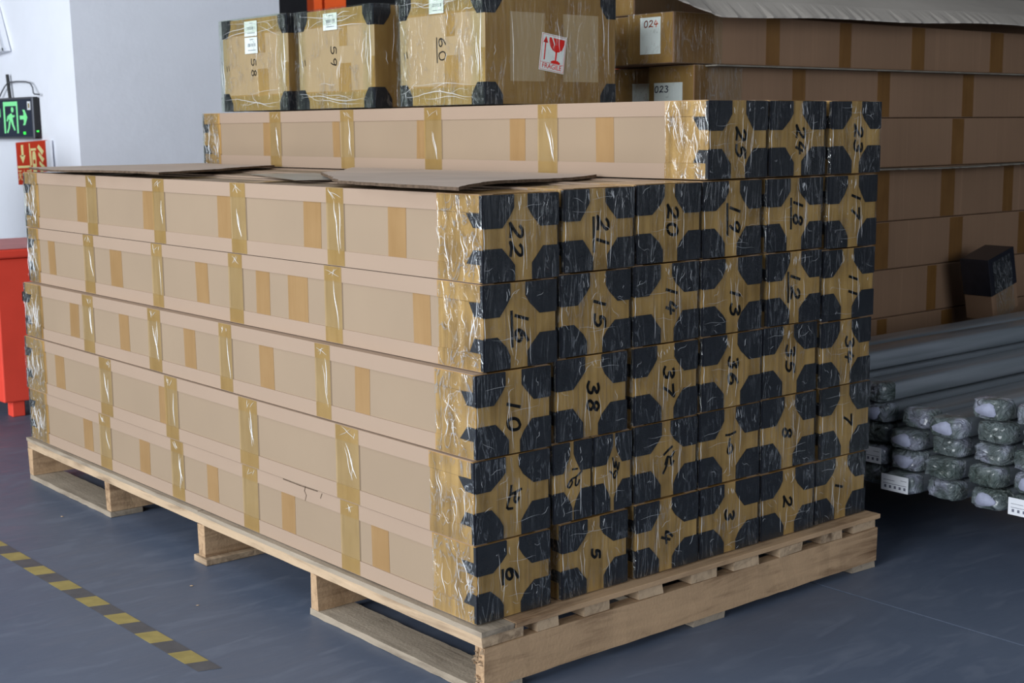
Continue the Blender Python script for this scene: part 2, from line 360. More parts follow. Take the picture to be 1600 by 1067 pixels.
# white pillar block: its corner leans slightly, as the plaster does
me = bpy.data.meshes.new('wall_left')
V = [(1.125,4.57,0),(2.27,4.57,0),(2.27,7.4,0),(1.125,7.4,0),(1.045,4.57,4.6),(2.27,4.57,4.6),(2.27,7.4,4.6),(1.045,7.4,4.6)]
me.from_pydata(V, [], BF); tag(link('wall_left', me, M['plaster']), kind='structure')
tag(box('wall_back', (-9, 13, 9.8, 10, 0, 4.6), M['black_wall']), kind='structure')
tag(box('wall_right', (12.8, 13, -8, 9.8, 0, 4.6), M['black_wall']), kind='structure')
tag(boxes('wall_front', [(-9, -3, -8, -7.8, 0, 4.6), (4, 12.8, -8, -7.8, 0, 4.6), (-3, 4, -8, -7.8, 4.0, 4.6)], M['plaster']), kind='structure')
tag(boxes('wall_side', [(-9, -8.8, -7.8, -3.5, 0, 4.6), (-9, -8.8, 6.0, 9.8, 0, 4.6), (-9, -8.8, -3.5, 6.0, 4.3, 4.6)], M['plaster']), kind='structure')
tag(box('ceiling', (-9, 13, -8, 10, 4.6, 4.7), M['black_wall']), kind='structure')

# ------------------------------------------------------------------ pallet
def rough_board(name, bx, axis, mat, parent, j=.0016, step=.05):
    x0, x1, y0, y1, z0, z1 = bx
    lo, hi = (x0, x1) if axis == 'x' else (y0, y1); n = max(2, int((hi-lo)/step)); vs = []; fs = []
    c0, c1 = (y0, y1) if axis == 'x' else (x0, x1)
    prof = [(c0, z0), (c1, z0), (c1, z1), (c0, z1)]; off = [[random.uniform(-j, j)*.5 for _ in range(2)] for _ in range(4)]
    U = random.uniform
    for i in range(n+1):
        t_ = lo+(hi-lo)*i/n
        for k, (c, z) in enumerate(prof):
            dn = z == z0
            cc = c+(U(0, j) if c == c0 else -U(0, j)); zz = z+(U(0, j*.5) if dn else -U(0, j*.5))
            tt = t_+(U(-.003, .003) if i in (0, n) else 0)
            vs.append((tt, cc, zz) if axis == 'x' else (cc, tt, zz))
    for i in range(n):
        for k in range(4): fs.append((4*i+k, 4*i+(k+1) % 4, 4*i+4+(k+1) % 4, 4*i+4+k))
    fs += [(0, 1, 2, 3), tuple(4*n+k for k in (3, 2, 1, 0))]
    me = bpy.data.meshes.new(name); me.from_pydata(vs, [], fs)
    bm = bmesh.new(); bm.from_mesh(me); bmesh.ops.recalc_face_normals(bm, faces=bm.faces); bm.to_mesh(me); bm.free()
    return link(name, me, mat, parent)
DZ = .147
pal = thing('pallet', (0, 0, 0), 'rough pine pallet with five skids carrying the big stack of long cartons', 'pallet')
y0p, y1p = -.035, 2.475
ny = 15; pitch = (y1p-y0p)/ny
for k in range(ny):
    box('deck_board', (.064, 1.345+random.uniform(-.01,.004), y0p+k*pitch, y0p+(k+1)*pitch-.007, .1345, DZ), M['wood_grey'] if k % 3 else M['wood_x'], pal, .0015, .0006)
rough_board('deck_board', (-.028, .062, y0p, 1.22, .1345, DZ), 'y', M['wood_grey'], pal)
rough_board('deck_board', (-.026, .062, 1.222, y1p, .1345, DZ), 'y', M['wood_grey'], pal)
runs = [(-.024,.09),(.128,.19),(.266,.345),(.435,.515),(.61,.70),(.759,.85),(.927,1.02),(1.098,1.185),(1.235,1.335)]
for (a, b) in runs: rough_board('runner', (a, b, y0p+.002+random.uniform(0,.006), y1p-.003, .1103, .1342), 'y', M['wood_y'], pal)
SK = [-.033, .615, 1.195, 1.815, 2.435]
for k, y in enumerate(SK):
    rough_board('skid', (-.022+random.uniform(-.004,.004), 1.338, y, y+.036, .0182, .1100), 'x', M['wood_x'], pal, .0025, .04)
for (ya, yb) in [(-.03, .652), (1.815, 2.472)]:
    for (a, b) in [(-.022, .085), (.62, .73), (1.235, 1.335)]: rough_board('bottom_board', (a, b, ya, yb, .0003, .0182), 'y', M['wood_grey'], pal, .0025, .03)
for (a, b) in [(-.03, .30), (.95, 1.30)]: box('bottom_board', (a, b, 1.175, 1.25, .0005, .018), M['wood_y'], pal, .002, .0006)
# splintered front corner of the near skid
vs, fs = [], []
for k in range(26):
    x = -.026; y = random.uniform(-.032, .0); z = random.uniform(.02, .112); b = len(vs); s = .0025
    vs += [(x+.006, y-s, z-s), (x+.006, y+s, z-s), (x+.006, y, z+s), (x-random.uniform(.002,.007), y+random.uniform(-.004,.004), z+random.uniform(-.008,.012))]
    fs += [(b,b+1,b+3),(b+1,b+2,b+3),(b+2,b,b+3),(b,b+2,b+1)]
me = bpy.data.meshes.new('splinters'); me.from_pydata(vs, [], fs); tag(link('splinters', me, M['wood_y'], pal), kind='stuff')

# ------------------------------------------------------------------ long cartons
LEN = 2.462
COLP = {}
def pent(a, b, sx=1, sz=1, ox=0, oz=0, k1=.42, k2=.58):
    return [(ox, oz), (ox+sx*a, oz), (ox+sx*a, oz+sz*b*k1), (ox+sx*a*.86, oz+sz*b*.66), (ox+sx*a*k2, oz+sz*b), (ox, oz+sz*b)]
def protector(W, H, right, top, far, parent, a, b, L):
    vs, fs = [], []
    X = W if right else 0; sx = -1 if right else 1; Z = H if top else 0; sz = -1 if top else 1
    j = random.uniform(.9, 1.1)
    yfm = plane_map('y', (L-.0015) if far else .0018, -1 if far else 1)
    prism_data(pent(a*j, b, sx, sz, X+sx*.0012, Z+sz*.002, random.uniform(.36,.5), random.uniform(.5,.64)), yfm, .0022, vs, fs)
    xf = plane_map('x', X+sx*.0012, sx)
    YY = (lambda y: L-y) if far else (lambda y: y)
    s0 = .036 if H > .1 else .02
    prism_data([(YY(.0015), Z+sz*.002), (YY(.0105), Z+sz*.002), (YY(.0105), Z+sz*b), (YY(.0015), Z+sz*b)], plane_map('x', X-sx*.0009, sx), .0012, vs, fs)
    p = [(YY(.009), Z+sz*(s0+.002)), (YY(.054*j), Z+sz*(s0+.003)), (YY(.034), Z+sz*b), (YY(.009), Z+sz*b)]
    prism_data(p, xf, .0014, vs, fs)
    # short flange round the top or bottom edge
    zf = plane_map('z', Z+sz*.0012, sz)
    prism_data([(X+sx*.002, YY(.002)), (X+sx*a*j, YY(.002)), (X+sx*a*j, YY(.014)), (X+sx*.002, YY(.014))], zf, .0014, vs, fs)
    me = bpy.data.meshes.new('corner_protector'); me.from_pydata(vs, [], fs)
    bm = bmesh.new(); bm.from_mesh(me); bmesh.ops.recalc_face_normals(bm, faces=bm.faces); bm.to_mesh(me); bm.free()
    return link('corner_protector', me, M['black'], parent)
def shell(name, W, H, y0, y1, o, mat, parent, closed_front=True, s=.037, rec=.003):
    """tape wrapped round the end: follows the edge boards and dips between them"""
    pr = []
    ex = lambda x, z: pr.append((x, z))
    r = rec
    ex(-.0006, .0008); ex(-.0006, s+o); ex(r-o, s+o+.002); ex(r-o, H-s-o-.002); ex(-.0006, H-s-o); ex(-.0006, H-.0008)
    ex(W+.0006, H-.0008); ex(W+.0006, H-s-o); ex(W-r+o, H-s-o-.002); ex(W-r+o, s+o+.002); ex(W+.0006, s+o); ex(W+.0006, .0008)
    vs = [(x, y0, z) for x, z in pr] + [(x, y1, z) for x, z in pr]; n = len(pr)
    fs = [(i, (i+1) % n, n+(i+1) % n, n+i) for i in range(n)]
    if closed_front: fs.append(tuple(range(n)))
    me = bpy.data.meshes.new(name); me.from_pydata(vs, [], fs)
    return link(name, me, mat, parent)
# marks copied stroke by stroke: (left, right, bottom, top) of the carton end and pen strokes in the same units
SCRAWL = {
 'dash6': ((1095,1188,752,638), [[(1136,681),(1143,679.5),(1151,675)], [(1142.5,686),(1141,695),(1139,705),(1141,709),(1145,706),(1147,700),(1144,695),(1141,698)]]),
 '126': ((994,1090,776,657), [[(1039,710),(1045,703),(1051.5,696.5)], [(1054.5,704),(1051.5,711),(1047,713),(1044,714),(1041,725)], [(1049,714),(1050.5,725),(1054,719)], [(1045,714),(1043,727),(1038,739)]]),
 '27': ((739,860,839,709), [[(798,758),(796.5,772),(791,793),(799.5,793.5)], [(797.5,771),(804,768),(814,762)], [(805,769),(802.5,780),(806,783.5),(810,776)]]),
 '29': ((867,927,812,697), [[(897.5,737.5),(905,736)], [(912,739),(903,748),(896,752),(890,762),(893,764),(897,757),(896,752)], [(903,750),(902,760),(906,758),(908,752)]]),
 '39': ((931,990,799,681), [[(961,718),(963,730),(965,732),(966,724),(969,736),(971,725)], [(956.5,739),(960,742),(964,749),(968,740),(965,738),(963,743)]])}
def scrawl(key, W, H, parent, wd):
    (a0, a1, b0, b1), st_ = SCRAWL[key]; cx_ = (a0+a1)/2
    S2 = [smooth([(W*(p-a0)/(a1-a0), H*(b0-(q+.27*(p-cx_)))/(b0-b1)) for p, q in s]) for s in st_]
    return prism('handwritten_number', strokes_poly(S2, wd), plane_map('y', .0036, -1), .0004, M['ink'], parent)
def long_carton(x0, x1, z0, z1, y0, num, label, bands=None, wrap_n=.15, wrap_f=None, under=False, cx=.5, cz=.5, size=.042, rot=90, full=False, top_open=False, extra=None, group='long cartons stacked on the pallet', small=False):
    W = x1-x0; H = z1-z0-.002; L = LEN
    t = thing('long_carton', (x0, y0, z0+.001), label, 'carton', group)
    box('carton_body', (.003, W-.003, .006, L-.004, .0025, H-.0025), M['kraft'], t, .002)
    s = .036 if not small else .022
    e0, e1 = .0105, L-.0105
    for (rx, tz) in ((0,0),(0,1),(1,0),(1,1)):
        X = W if rx else 0; sx = -1 if rx else 1; Z = H if tz else 0; sz = -1 if tz else 1
        lst = [tuple(sorted((X, X+sx*.0028)))+(e0, e1)+tuple(sorted((Z, Z+sz*s))), tuple(sorted((X+sx*.0028, X+sx*s)))+(e0, e1)+tuple(sorted((Z, Z+sz*.0022)))]
        boxes('edge_board', lst, M['kraft_strip'], t)
    shell('end_tape', W, H, .0042, wrap_n-y0*0, .0006, M['amber_end'], t, s=s)
    # flap lines on the taped end
    prism('flap_seam', [rect(W*.30, W*.315, .012, H-.012), rect(W*.70, W*.712, .012, H-.012)], plane_map('y', .0042, -1), .0005, M['amber_flat'], t)
    a = .385*W if not small else .46*W; b = .375*H
    for (rx, tz) in ((0,0),(0,1),(1,0),(1,1)): protector(W, H, rx, tz, False, t, a, b, L)
    if num in SCRAWL: scrawl(num, W, H, t, .0056 if not small else .0042)
    else: number('handwritten_number', num, plane_map('y', .0036, -1), W*cx, H*cz, size*.88, .0068, M['ink'], t, rot, under, slant=.22)
    crinkle('stretch_film', .001, W-.001, .002, H-.002, 9, 9, plane_map('y', .0010, -1), .0022, M['film_end'], t)
    crinkle('side_film', .001, wrap_n-.004, .002, H-.002, 9, 12, plane_map('x', -.0012, -1), .0030, M['film_side'], t)
    creases(end_creases(W, H), plane_map('y', -.0016, -1), t)
    creases([(wavy(.0012, H*.37, .0012, H*.63, .0008, 8), .0009)], plane_map('y', -.0016, -1), t)  # whitish ridge standing in for the highlight along the vertical edge
    if bands: creases(side_creases(wrap_n, H), plane_map('x', -.0040, -1), t)
    if full:
        wf = wrap_f-y0; creases(side_creases(L-wf, H, wf)+side_creases(L-wf, H, wf), plane_map('x', -.0042, -1), t)
        o = shell('end_tape', W, H, wf, L-.0012, .0006, M['amber_end'], t, False)
        for tz in (0, 1): protector(W, H, 0, tz, True, t, a, b, L)
        crinkle('side_film', wf+.01, L-.001, .002, H-.002, 9, 12, plane_map('x', -.0012, -1), .003, M['film_far'], t)
    for (k, ya, yb) in (bands or []):
        ya -= y0; yb -= y0
        if k == 'u':
            lean = random.uniform(-.004, .004)
            prism('tape_band', [[(ya, s), (yb, s), (yb+lean, H-s), (ya+lean, H-s)]], plane_map('x', .0029, -1), .0006, M['amber_flat'], t)
        else:
            crinkle('tape_band', ya, yb, .001, H-.0005, 4, 10, plane_map('x', -.0006, -1), .0016, M['olive'], t, bias=1)
            prism('tape_band', [rect(ya+.003, yb-.002, .001, s), rect(ya+.003, yb-.002, H-s, H-.001)], plane_map('x', -.0001, -1), .0004, M['amber_flat'], t)
            U = random.uniform
            cl = [(wavy(ya+(yb-ya)*U(.1, .35), H*U(.15, .4), ya+(yb-ya)*U(.2, .6), H*U(.6, .85), .002), U(.0006, .0013)) for _ in range(random.choice([0, 1, 1, 2, 3]))]
            cl += [(wavy(ya+(yb-ya)*U(.1, .8), H*U(.84, .9), ya+(yb-ya)*U(.1, .9), H*U(.94, .99), .001, 5), .0006) for _ in range(3)]
            creases(cl, plane_map('x', -.0024, -1), t)
            if top_open: prism('tape_band', [rect(0, W*.8, ya, yb)], plane_map('z', H, 1), .0005, M['olive'], t)
    if top_open:
        prism('end_tape', [rect(.004, W-.004, .012, .16)], plane_map('z', H, 1), .0005, M['amber_end'], t)
    return t

Zc = {0: [.148,.3205,.5015,.683,.867,1.0505], 1: [.148,.3225,.5045,.689,.8725,1.054], 2: [.148,.325,.508,.690,.8755,1.056],
      3: [.148,.325,.510,.6915,.8745,1.0565], 4: [.148,.3225,.5115,.692,.875,1.0565], 5: [.148,.319,.510,.683,.869,1.0565]}
XR = {4: [(.014,.221),(.237,.446),(.457,.665),(.674,.879),(.897,1.108),(1.132,1.337)],
      3: [(.016,.217),(.227,.437),(.448,.660),(.668,.879),(.902,1.107),(1.119,1.334)],
      2: [(-.007,.197),(.215,.427),(.449,.658),(.674,.886),(.894,1.103),(1.121,1.327)],
      1: [(-.014,.194),(.206,.444),(.454,.661),(.670,.886),(.895,1.106),(1.131,1.335)],
      0: [(-.011,.193),(.226,.428),(.455,.662),(.671,.885),(.895,1.102),(1.113,1.327)]}
NUM = {4: ['22','21','20','19','18','17'], 3: ['16','15','14','13','12','11'], 2: ['10','38','37','36','35','34'], 1: ['27',None,'26','16','8','7'], 0: ['6','5','4','3','2','1']}
UND = {'21','19','18','16','12','27','6'}
BANDS = {4: [('u',1.962,2.036),('o',1.877,1.953),('u',1.497,1.567),('o',1.421,1.494),('u',1.05,1.12),('o',.964,1.044),('u',.614,.692),('o',.51,.584),('u',.27,.338)],
 3: [('u',2.235,2.29),('o',1.924,2.001),('u',1.73,1.812),('o',1.456,1.525),('u',1.189,1.259),('o',.998,1.072),('u',.867,.935),('u',.685,.777),('o',.53,.605),('u',.187,.25)],
 2: [('u',2.019,2.089),('o',1.898,1.98),('u',1.652,1.718),('o',1.438,1.52),('u',1.234,1.301),('o',1.027,1.096),('u',.818,.888),('o',.553,.62),('u',.395,.455)],
 1: [('u',2.139,2.212),('o',1.773,1.86),('u',1.41,1.46),('o',1.338,1.417),('o',.894,.99),('o',.43,.528)],
 0: [('u',1.948,2.017),('o',1.806,1.89),('u',1.545,1.613),('o',1.323,1.401),('u',1.129,1.191),('o',.909,.989),('u',.732,.797),('o',.441,.52),('u',.324,.393)]}
WN = {4: .154, 3: .157, 2: .143, 1: .158, 0: .156}
WF = {4: 2.343, 3: 2.365, 2: 2.311, 1: 2.290, 0: 2.305}
ROWN = {4: 'top row of six', 3: 'row below the top six', 2: 'middle row', 1: 'second row above pallet', 0: 'bottom row on pallet'}
ORDC = ['leftmost', 'second from left', 'third from left', 'fourth from left', 'fifth from left', 'rightmost']
POS = {('4',0):(.42,.47)}
CEN = {'22':(.44,.46),'21':(.55,.45),'20':(.56,.52),'19':(.55,.50),'18':(.56,.52),'17':(.58,.58),'16':(.52,.47),'15':(.56,.50),'14':(.58,.53),'13':(.56,.40),'12':(.52,.52),'11':(.60,.46),
 '10':(.50,.46),'38':(.52,.48),'37':(.55,.50),'36':(.52,.48),'35':(.52,.50),'34':(.58,.52),'27':(.48,.58),'26':(.56,.44),'8':(.48,.48),'7':(.56,.50),'6':(.48,.53),'5':(.52,.50),'4':(.50,.45),'3':(.50,.52),'2':(.50,.50),'1':(.48,.52)}
SZ = {'5': .036, '1': .04, '3': .045, '2': .045, '4': .05, '6': .046}
for r in (0, 1, 2, 3, 4):
    for c in range(6):
        x0, x1 = XR[r][c]; z0, z1 = Zc[c][r], Zc[c][r+1]
        yj = random.uniform(-.003, .004) if c else [0, .001, 0, .002, -.001][r]
        n = NUM[r][c]
        if n is None:
            for (xa, xb, nn, cz) in ((x0, .3205, '29', .38), (.3265, x1, '39', .50)):
                long_carton(xa, xb, z0, z1, yj, nn, 'half-width carton marked %s, %s of the narrow pair in the %s' % (nn, 'left' if nn == '29' else 'right', ROWN[r]), small=True, wrap_n=.12, cx=.56, cz=cz, size=.034)
            continue
        und = n in UND and not (r == 1 and c == 3)
        txt, lab = n, 'long taped carton marked %s%s, %s in the %s' % (n, ' underlined' if und else '', ORDC[c], ROWN[r])
        cxz = CEN.get(n, (.5,.5)); rot = 90
        if r == 1 and c == 3: txt = 'dash6'; lab = 'long taped carton with a dash above an upright 6, directly left of carton 8'
        if r == 1 and c == 2: txt = '126'; lab = 'long taped carton marked with a scrawled 126, right of narrow carton 39'
        t = long_carton(x0, x1, z0, z1, yj, txt, lab, BANDS[r] if c == 0 else None, WN[r] if c == 0 else .12, WF[r], und, cxz[0], cxz[1], SZ.get(n, .048), rot, c == 0, r == 4)
        if r == 0 and c == 0:
            H = z1-z0-.002; o_ = prism('torn_notch', strokes_poly([[(.675, H-.001), (.680, H-.012), (.672, H-.022), (.678, H-.036)], [(.60, H-.004), (.607, H-.016)], [(.62, H-.0015), (.70, H-.0025), (.78, H-.0012)]], .0026), plane_map('x', 0, -1), .0004, M['kraft_cut'], t); o_['label'] = 'dark tear in the upper edge board'
# upper tier of three
U5 = [(.686,.893),(.905,1.117),(1.139,1.343)]
B5 = [('u',1.99,2.038),('o',1.915,1.988),('u',1.559,1.6),('o',1.476,1.552),('u',1.108,1.151),('o',1.024,1.107),('u',.659,.723),('o',.526,.604),('u',.318,.383)]
for c, (x0, x1) in enumerate(U5):
    n = ['25','24','23'][c]
    long_carton(x0, x1, 1.058, 1.2435, [0, .001, -.001][c], n, 'long taped carton marked %s, %s of the upper tier of three' % (n, ['left','middle','right'][c]),
                B5 if c == 0 else None, .142 if c == 0 else .12, 2.335, False, .55, [.45,.47,.47][c], .048, 90, c == 0, c > 0, group='long cartons in the upper tier')

# ------------------------------------------------------------------ torn cardboard sheets on top of the block
def torn_sheet(name, pts, z0, z1f, th, label, mat, seg=.03, jag=.006, clean=()):
    """pts: outline in x,y; z1f(x,y) gives height"""
    out = []
    for i in range(len(pts)):
        p, q = pts[i], pts[(i+1) % len(pts)]; L = math.hypot(q[0]-p[0], q[1]-p[1]); n = max(1, int(L/seg))
        for k in range(n):
            f = k/n; j = 0 if (i in clean or k == 0) else random.uniform(-jag, jag)
            nx, ny = -(q[1]-p[1])/L, (q[0]-p[0])/L
            out.append((p[0]+(q[0]-p[0])*f+nx*j, p[1]+(q[1]-p[1])*f+ny*j))
    n = len(out); vs = [(x, y, z1f(x, y)) for x, y in out] + [(x, y, z1f(x, y)+th) for x, y in out]
    fs = [tuple(reversed(range(n))), tuple(n+i for i in range(n))] + [(i, (i+1) % n, n+(i+1) % n, n+i) for i in range(n)]
    me = bpy.data.meshes.new(name); me.from_pydata(vs, [], fs)
    o = link(name, me, [mat, M['kraft_cut']])
    for k, p in enumerate(me.polygons): p.material_index = 0 if k < 2 else 1
    bm = bmesh.new(); bm.from_mesh(me); bmesh.ops.triangulate(bm, faces=[f for f in bm.faces if len(f.verts) > 4]); bm.to_mesh(me); bm.free()
    return tag(o, label, 'cardboard')
torn_sheet('cardboard_sheet', [(-.02,2.10),(.0,1.42),(.25,1.55),(.66,1.92),(.668,2.44),(.03,2.45)], 0, lambda x, y: 1.0605+.003*math.sin(y*5), .006, 'torn grey-brown corrugated sheet at the far left on top of the cartons', M['sheet'], clean=(3,4))
torn_sheet('cardboard_sheet', [(.005,.52),(-.03,.02),(.12,.13),(.36,.23),(.668,.36),(.668,1.46),(.30,1.06)], 0, lambda x, y: 1.0595+.003*math.sin(x*9), .007, 'torn corrugated sheet lying in front of carton 25, corner over carton 22', M['sheet'], clean=(4,))
torn_sheet('paper_scrap', [(.10,.86),(.26,.80),(.46,1.35),(.28,1.42)], 0, lambda x, y: 1.0555, .0008, 'thin whitish plastic scrap between the two torn sheets on top', M['scrap'], jag=.003)

# ------------------------------------------------------------------ three cube cartons
def cube_carton(x0, x1, y0, y1, z0, z1, num, label, under, ncz, ncy, labels, sticker=False):
    W, D, H = x1-x0, y1-y0, z1-z0
    t = thing('cube_carton', (x0, y0, z0), label, 'carton', 'cube cartons on the upper tier')
    box('carton_body', (.002, W-.002, .002, D-.002, .001, H-.002), M['kraft_cube'], t, .003)
    fx = plane_map('x', .002, -1); fy = plane_map('y', .002, -1)
    e = .055
    prism('edge_tape', [rect(.003, D-.003, .002, e), rect(.003, D-.003, H-e, H-.003), rect(D*.30, D*.46, e, H*.45), rect(D*.34, D*.44, H*.62, H-e), rect(.003, .03, e, H*.5)], fx, .0006, M['amber_cube'], t)
    prism('edge_tape', [rect(.003, W-.003, .002, e+.01), rect(.003, W-.003, H-e, H-.003), rect(.003, .09, e+.01, H-e), rect(W-.07, W-.003, e+.01, H-e), rect(W*.44, W*.58, e+.01, H-e)], fy, .0006, M['amber'], t)
    prism('edge_tape', [rect(.003, W-.003, .003, e), rect(.003, W-.003, D-e, D-.003)], plane_map('z', H-.002, 1), .0006, M['amber'], t)
    for ry in (0, 1):
        for tz in (0, 1):
            for rx in (0, 1):
                vs, fs = [], []; a, b = .062, .062
                X = W if rx else 0; sx = -1 if rx else 1; Y = D if ry else 0; sy = -1 if ry else 1; Z = H if tz else 0; sz = -1 if tz else 1
                prism_data(pent(a, b, sx, sz, X+sx*.0005, Z), plane_map('y', Y+sy*.0008, sy), .0012, vs, fs)
                prism_data(pent(a, b, sy, sz, Y+sy*.0005, Z), plane_map('x', X+sx*.0008, sx), .0012, vs, fs)
                prism_data(pent(a, b, sx, sy, X+sx*.0005, Y+sy*.0005), plane_map('z', Z+sz*.0002, sz), .001, vs, fs)
                me = bpy.data.meshes.new('corner_protector'); me.from_pydata(vs, [], fs)
                bm = bmesh.new(); bm.from_mesh(me); bmesh.ops.recalc_face_normals(bm, faces=bm.faces); bm.to_mesh(me); bm.free()
                link('corner_protector', me, M['black'], t)
    number('handwritten_number', num, plane_map('x', .001, -1), ncy-y0, ncz-z0, .040, .0032, M['ink'], t, 90, under, flip=-1)
    prism('tick_marks', strokes_poly([[(D*.93, H*.44), (D*.94, H*.50)], [(D*.90, H*.45), (D*.91, H*.51)]], .002), plane_map('x', .001, -1), .0004, M['ink'], t)
    for (la, lb, za, zb) in labels:
        lb_ = box('shipping_label', (-.0022, -.0014, la-y0, lb-y0, za-z0, zb-z0), M['white'], t); lb_['label'] = 'small white printed label'
        hh = zb-za; ww = lb-la
        rr = []
        for i in range(9): rr.append(rect(la-y0+ww*(.15+.075*i), la-y0+ww*(.15+.075*i+random.uniform(.02,.06)), za-z0+hh*.42, za-z0+hh*.62))
        rr += [rect(la-y0+ww*.15, la-y0+ww*.75, za-z0+hh*.18, za-z0+hh*.22), rect(la-y0+ww*.3, la-y0+ww*.6, za-z0+hh*.84, za-z0+hh*.88)]
        prism('label_print', rr, plane_map('x', -.0022, -1), .0002, M['ink_grey'], lb_)
    crinkle('stretch_film', -.002, D+.002, .0, H+.001, 14, 12, plane_map('x', -.0028, -1), .005, M['film_cube'], t)
    for (a_, b_, c_, d_) in [(0, D, 0, .05), (0, D, H-.05, H), (-.002, .05, 0, H), (D-.05, D+.002, 0, H)]: crinkle('film_fold', a_, b_, c_, d_, 10 if b_-a_ > .1 else 4, 4 if b_-a_ > .1 else 10, plane_map('x', -.0082, -1), .004, M['film_cube'], t)
    U = random.uniform; cl = []
    cl += [(wavy(.004, H*.22, .004, H*.82, .002, 12), .0016), (wavy(.016, H*.25, .020, H*.6, .004, 10), .0010), (wavy(.03, .030, D-.03, .034, .008, 14), .0013), (wavy(.06, .016, D*.7, .026, .006, 12), .0009)]
    cl += [(wavy(U(.0, D), U(.01, .08), U(0, D), U(.01, .08), .004, 8), U(.0005, .0008)) for _ in range(4)] + [(wavy(U(0, D), H-U(.01, .07), U(0, D), H-U(.01, .07), .003, 8), U(.0006, .0013)) for _ in range(7)]
    cl += [(wavy(a_, H*U(.1, .8), a_+U(-.02, .02), H*U(.2, .9), .003, 8), U(.0005, .001)) for a_ in (U(.01, .07), U(.01, .07), U(.01, .07), D-U(.01, .05), D-U(.01, .05), D*.38, D*.40)]
    creases(cl, plane_map('x', -.0120, -1), t)
    creases([(wavy(a_, H*U(.05, .5), a_+U(-.01, .01), H*U(.5, .95), .002, 8), U(.0004, .0008)) for a_ in (U(.03, .1), U(.05, .12), W-U(.02, .07), W-U(.02, .05), U(.1, W))], plane_map('y', -.0045, -1), t)
    crinkle('stretch_film', -.002, W, .0, H+.001, 14, 12, plane_map('y', -.0012, -1), .003, M['film_end'], t)
    crinkle('stretch_film', -.002, W, -.002, D, 10, 12, plane_map('z', H+.001, 1), .004, M['film_end'], t)
    return t
ZT = 1.2465
cube_carton(.69, 1.16, 1.86, 2.305, ZT, 1.559, '58', 'cube carton hand-numbered 58 with two white labels, leftmost of three on top', False, 1.392, 2.09, [(2.055,2.14,1.498,1.548),(2.055,2.14,1.440,1.494)])
cube_carton(.69, 1.16, 1.36, 1.80, ZT, 1.556, '59', 'cube carton hand-numbered 59, between cartons 58 and 60 on top', False, 1.409, 1.588, [(1.56,1.64,1.49,1.542)])
tc = cube_carton(.69, 1.185, .827, 1.232, ZT, 1.556, '60', 'large cube carton hand-numbered 60 with a red and white fragile sticker', True, 1.404, 1.022, [(1.01,1.078,1.504,1.548)])
# FRAGILE sticker on the side of carton 60
st = bpy.data.objects.new('fragile_sticker', None)
SM = Matrix.Translation(Vector((.2455, -.0016, .1435))) @ Matrix.Rotation(math.radians(8.0), 4, 'Y') @ Matrix.Rotation(PI/2, 4, 'X')
def flat(name, polys, z, th, mat, parent, mt):
    vs, fs = [], []
    for p in polys: prism_data(p, lambda a, b, d: (a, b, z+d), th, vs, fs)
    me = bpy.data.meshes.new(name); me.from_pydata(vs, [], fs); me.transform(mt)
    bm = bmesh.new(); bm.from_mesh(me); bmesh.ops.recalc_face_normals(bm, faces=bm.faces); bm.to_mesh(me); bm.free()
    return link(name, me, mat, parent)
bpy.data.objects.remove(st)
st = flat('fragile_sticker', [rect(-.047,.047,-.052,.052)], -.0004, .0006, M['white'], tc, SM); st['label'] = 'white sticker with red glass, arrow and the word FRAGILE'
def ring(x0, x1, y0, y1, w): return [rect(x0,x1,y0,y0+w), rect(x0,x1,y1-w,y1), rect(x0,x0+w,y0+w,y1-w), rect(x1-w,x1,y0+w,y1-w)]
glass = [(-.020,.041),(-.008,.043),(-.003,.030),(-.010,.026),(-.002,.020),(.002,.043),(.040,.043),(.040,.030),(.034,.014),(.022,.005),(.014,.003),(.014,-.018),(.028,-.022),(.030,-.026),(-.010,-.026),(-.008,-.022),(.008,-.018),(.008,.003),(-.004,.008),(-.016,.020)]
glassL = [[(-.018,.043),(-.010,.043),(.001,.024),(-.003,.009),(-.012,.018),(-.018,.031)], [(-.004,.043),(.040,.043),(.040,.030),(.033,.014),(.022,.006),(.010,.004),(-.003,.009),(.005,.026)], [(.009,.006),(.015,.006),(.0145,-.019),(.0095,-.019)], [(-.006,-.0235),(.004,-.019),(.020,-.019),(.030,-.0235),(.028,-.0275),(-.004,-.0275)]]
flat('sticker_print', ring(-.0445,.0445,-.0495,.0495,.0009) + [rect(-.0445,.0445,-.029,-.028)] + glassL + [rect(-.033,-.029,-.022,.030), [(-.040,.026),(-.022,.026),(-.031,.044)]], .0002, .0004, M['red_print'], st, SM)
text_obj('sticker_text', 'FRAGILE', .0200, SM @ Matrix.Translation((0,-.0385,.0004)), M['red_print'], st, .0002, .0001)

# ------------------------------------------------------------------ dark stack of long cartons on the right
lev = [.13, .307, .484, .66, .835, 1.028, 1.205, 1.373, 1.530]
ORD = ['bottom', 'second', 'third', 'fourth', 'fifth', 'sixth', 'seventh', 'eighth']
BB = {7: [(1.429,1.602),(1.853,1.92),(2.236,2.3),(2.655,2.734),(3.166,3.255)], 6: [(1.517,1.581),(1.99,2.057),(2.458,2.53),(2.989,3.062)], 5: [(1.6,1.68),(2.30,2.36),(2.93,3.007)],
      4: [(2.38,2.545),(2.871,2.96),(3.298,3.368)], 3: [(2.46,2.551),(2.938,3.024),(3.422,3.519)], 2: [(2.2,2.26),(2.802,2.861)], 1: [(2.497,2.556),(2.904,2.978)], 0: [(2.3,2.37)]}
st2 = thing('pallet', (1.45, .82, 0), 'low wooden pallet under the shaded carton stack on the right', 'pallet')
for k in range(5): box('deck_board', (.02+k*.5, .42+k*.5, 0, .42, .112, .129), M['wood_y'], st2, .002)
